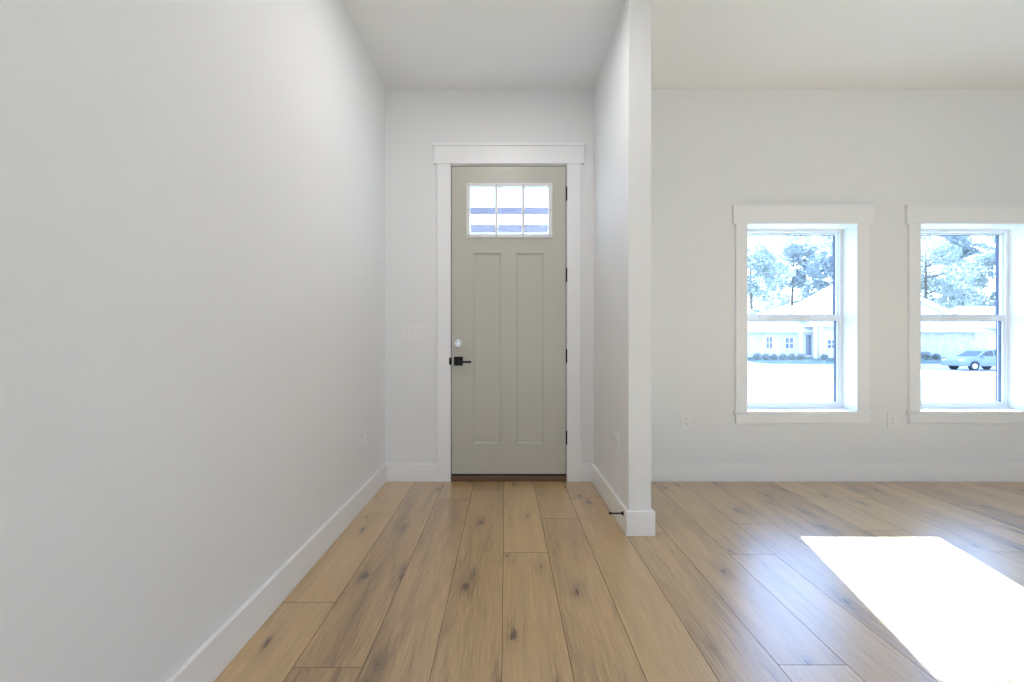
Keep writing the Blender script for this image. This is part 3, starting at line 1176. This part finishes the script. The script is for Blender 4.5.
# ---------------------------------------------------------------- parked car
def car():
    Y = 37.0
    cx = 38.6 - 2.36                      # nose
    zg = gz(Y) + 0.03
    L, W, Ht = 4.72, 1.86, 1.72
    c = thing('parked_car', (cx + L / 2, Y, zg), 'blue-grey sport utility car parked side-on in the street', 'car')
    # lower body: columns along the length, wheel arches cut into the sill
    WX = (1.0, 3.72)
    bm = bmesh.new()
    top = [(0.0, 0.66), (0.06, 0.86), (0.55, 1.00), (1.18, 1.08), (4.55, 1.12), (4.70, 0.95)]

    def ztop(x):
        for (xa, za), (xb, zb3) in zip(top[:-1], top[1:]):
            if xa <= x <= xb:
                return za + (zb3 - za) * (x - xa) / (xb - xa)
        return top[-1][1]

    def zlow(x):
        z = 0.36
        if x < 0.12:
            z = 0.36 + (0.12 - x) * 1.2
        if x > 4.6:
            z = 0.36 + (x - 4.6) * 1.4
        for w in WX:
            if abs(x - w) < 0.40:
                z = max(z, 0.36 + math.sqrt(0.16 - (x - w) ** 2))
        return z
    xs = [0.0, 0.06, 0.12, 0.35, 0.55]
    for w in WX:
        xs += [w - 0.4001] + [w - 0.40 * math.cos(math.pi * k / 10) for k in range(11)] + [w + 0.4001]
    xs += [1.18, 1.8, 2.36, 2.9, 4.35, 4.55, 4.6, 4.70]
    xs = sorted(set(round(x, 4) for x in xs))
    cols = []
    for x in xs:
        zl, zt = zlow(x), ztop(x)
        nose = 0.10 if x < 0.03 or x > 4.66 else 0.0
        col = []
        for sgn in (-1, 1):
            for z, yy in ((zl, W / 2 - 0.02 - nose), ((zl + zt) / 2, W / 2 - nose), (zt, W / 2 - 0.06 - nose)):
                col.append(bm.verts.new((cx + x, Y + sgn * yy, zg + z)))
        cols.append(col)
    for a, b2 in zip(cols[:-1], cols[1:]):
        for p, q in ((0, 1), (1, 2), (3, 4), (4, 5), (2, 5), (0, 3)):
            bm.faces.new((a[p], b2[p], b2[q], a[q]))
    for c0 in (cols[0], cols[-1]):
        bm.faces.new((c0[0], c0[1], c0[2], c0[5], c0[4], c0[3]))
    roof = [(1.18, 1.08), (1.95, 1.58), (2.3, 1.70), (3.4, 1.72), (4.1, 1.62), (4.55, 1.12)]
    # cabin shell (roof + pillars) tapered inwards
    m = len(roof)
    cr = []
    for side in (-1, 1):
        ring = []
        for (x, z) in roof:
            half = W / 2 - 0.05 - 0.17 * max(0, (z - 1.05) / 0.65)
            ring.append(bm.verts.new((cx + x, Y + side * half, zg + z)))
        cr.append(ring)
    for i in range(m - 1):
        bm.faces.new((cr[0][i], cr[0][i + 1], cr[1][i + 1], cr[1][i]))
    for ring in cr:
        bm.faces.new(ring)
    obj('body', bm, CARP, c)

    # side windows
    def yside(z, s):
        return Y + s * (W / 2 - 0.05 - 0.17 * max(0, (z - 1.05) / 0.65))
    for s in (-1, 1):
        for poly in ([(1.48, 1.14), (2.02, 1.52), (2.55, 1.60), (2.55, 1.16)],
                     [(2.66, 1.16), (2.66, 1.61), (3.45, 1.61), (3.45, 1.17)],
                     [(3.56, 1.17), (3.56, 1.60), (3.95, 1.55), (4.25, 1.19)]):
            b2 = bmesh.new()
            A = [b2.verts.new((cx + x, yside(z, s) + s * 0.012, zg + z)) for x, z in poly]
            B = [b2.verts.new((cx + x, yside(z, s) - s * 0.01, zg + z)) for x, z in poly]
            for i in range(4):
                j = (i + 1) % 4
                b2.faces.new((A[i], A[j], B[j], B[i]))
            b2.faces.new(A)
            b2.faces.new(B)
            obj('side_window', b2, CARG, c)
    b2 = bmesh.new()
    A = [b2.verts.new((cx + x - 0.012, Y + y2, zg + z + 0.012)) for x, y2, z in
         ((1.28, -0.74, 1.145), (1.28, 0.74, 1.145), (1.90, 0.62, 1.547), (1.90, -0.62, 1.547))]
    B = [b2.verts.new(v.co + Vector((0.03, 0, -0.03))) for v in A]
    b2.faces.new(A)
    b2.faces.new(B)
    for i in range(4):
        j = (i + 1) % 4
        b2.faces.new((A[i], A[j], B[j], B[i]))
    obj('windscreen', b2, CARG, c)
    for s in (-1, 1):
        obj('headlight', boxes((cx + 0.03, cx + 0.38, Y + s * 0.72 - 0.16, Y + s * 0.72 + 0.16, zg + 0.76, zg + 0.90), bevel=0.03), LAMP, c)
        obj('wing_mirror', boxes((cx + 1.50, cx + 1.68, Y + s * 0.98 - 0.09, Y + s * 0.98 + 0.09, zg + 1.06, zg + 1.2), bevel=0.03), CARP, c)
    obj('bumper', boxes((cx - 0.03, cx + 0.3, Y - 0.86, Y + 0.86, zg + 0.36, zg + 0.56), bevel=0.05), CARP, c)
    for wx in WX:
        for s in (-1, 1):
            b2 = bmesh.new()
            yo = Y + s * (W / 2 - 0.01)
            yi = Y + s * (W / 2 - 0.24)
            bm_cyl(b2, (cx + wx, yi, zg + 0.355), (cx + wx, yo, zg + 0.355), 0.352, seg=28)
            w = obj('wheel', b2, TYRE, c)
            b2 = bmesh.new()
            bm_cyl(b2, (cx + wx, yo - s * 0.01, zg + 0.355), (cx + wx, yo + s * 0.015, zg + 0.355), 0.22, 0.19, seg=20)
            obj('hubcap', b2, LAMP, w)


car()
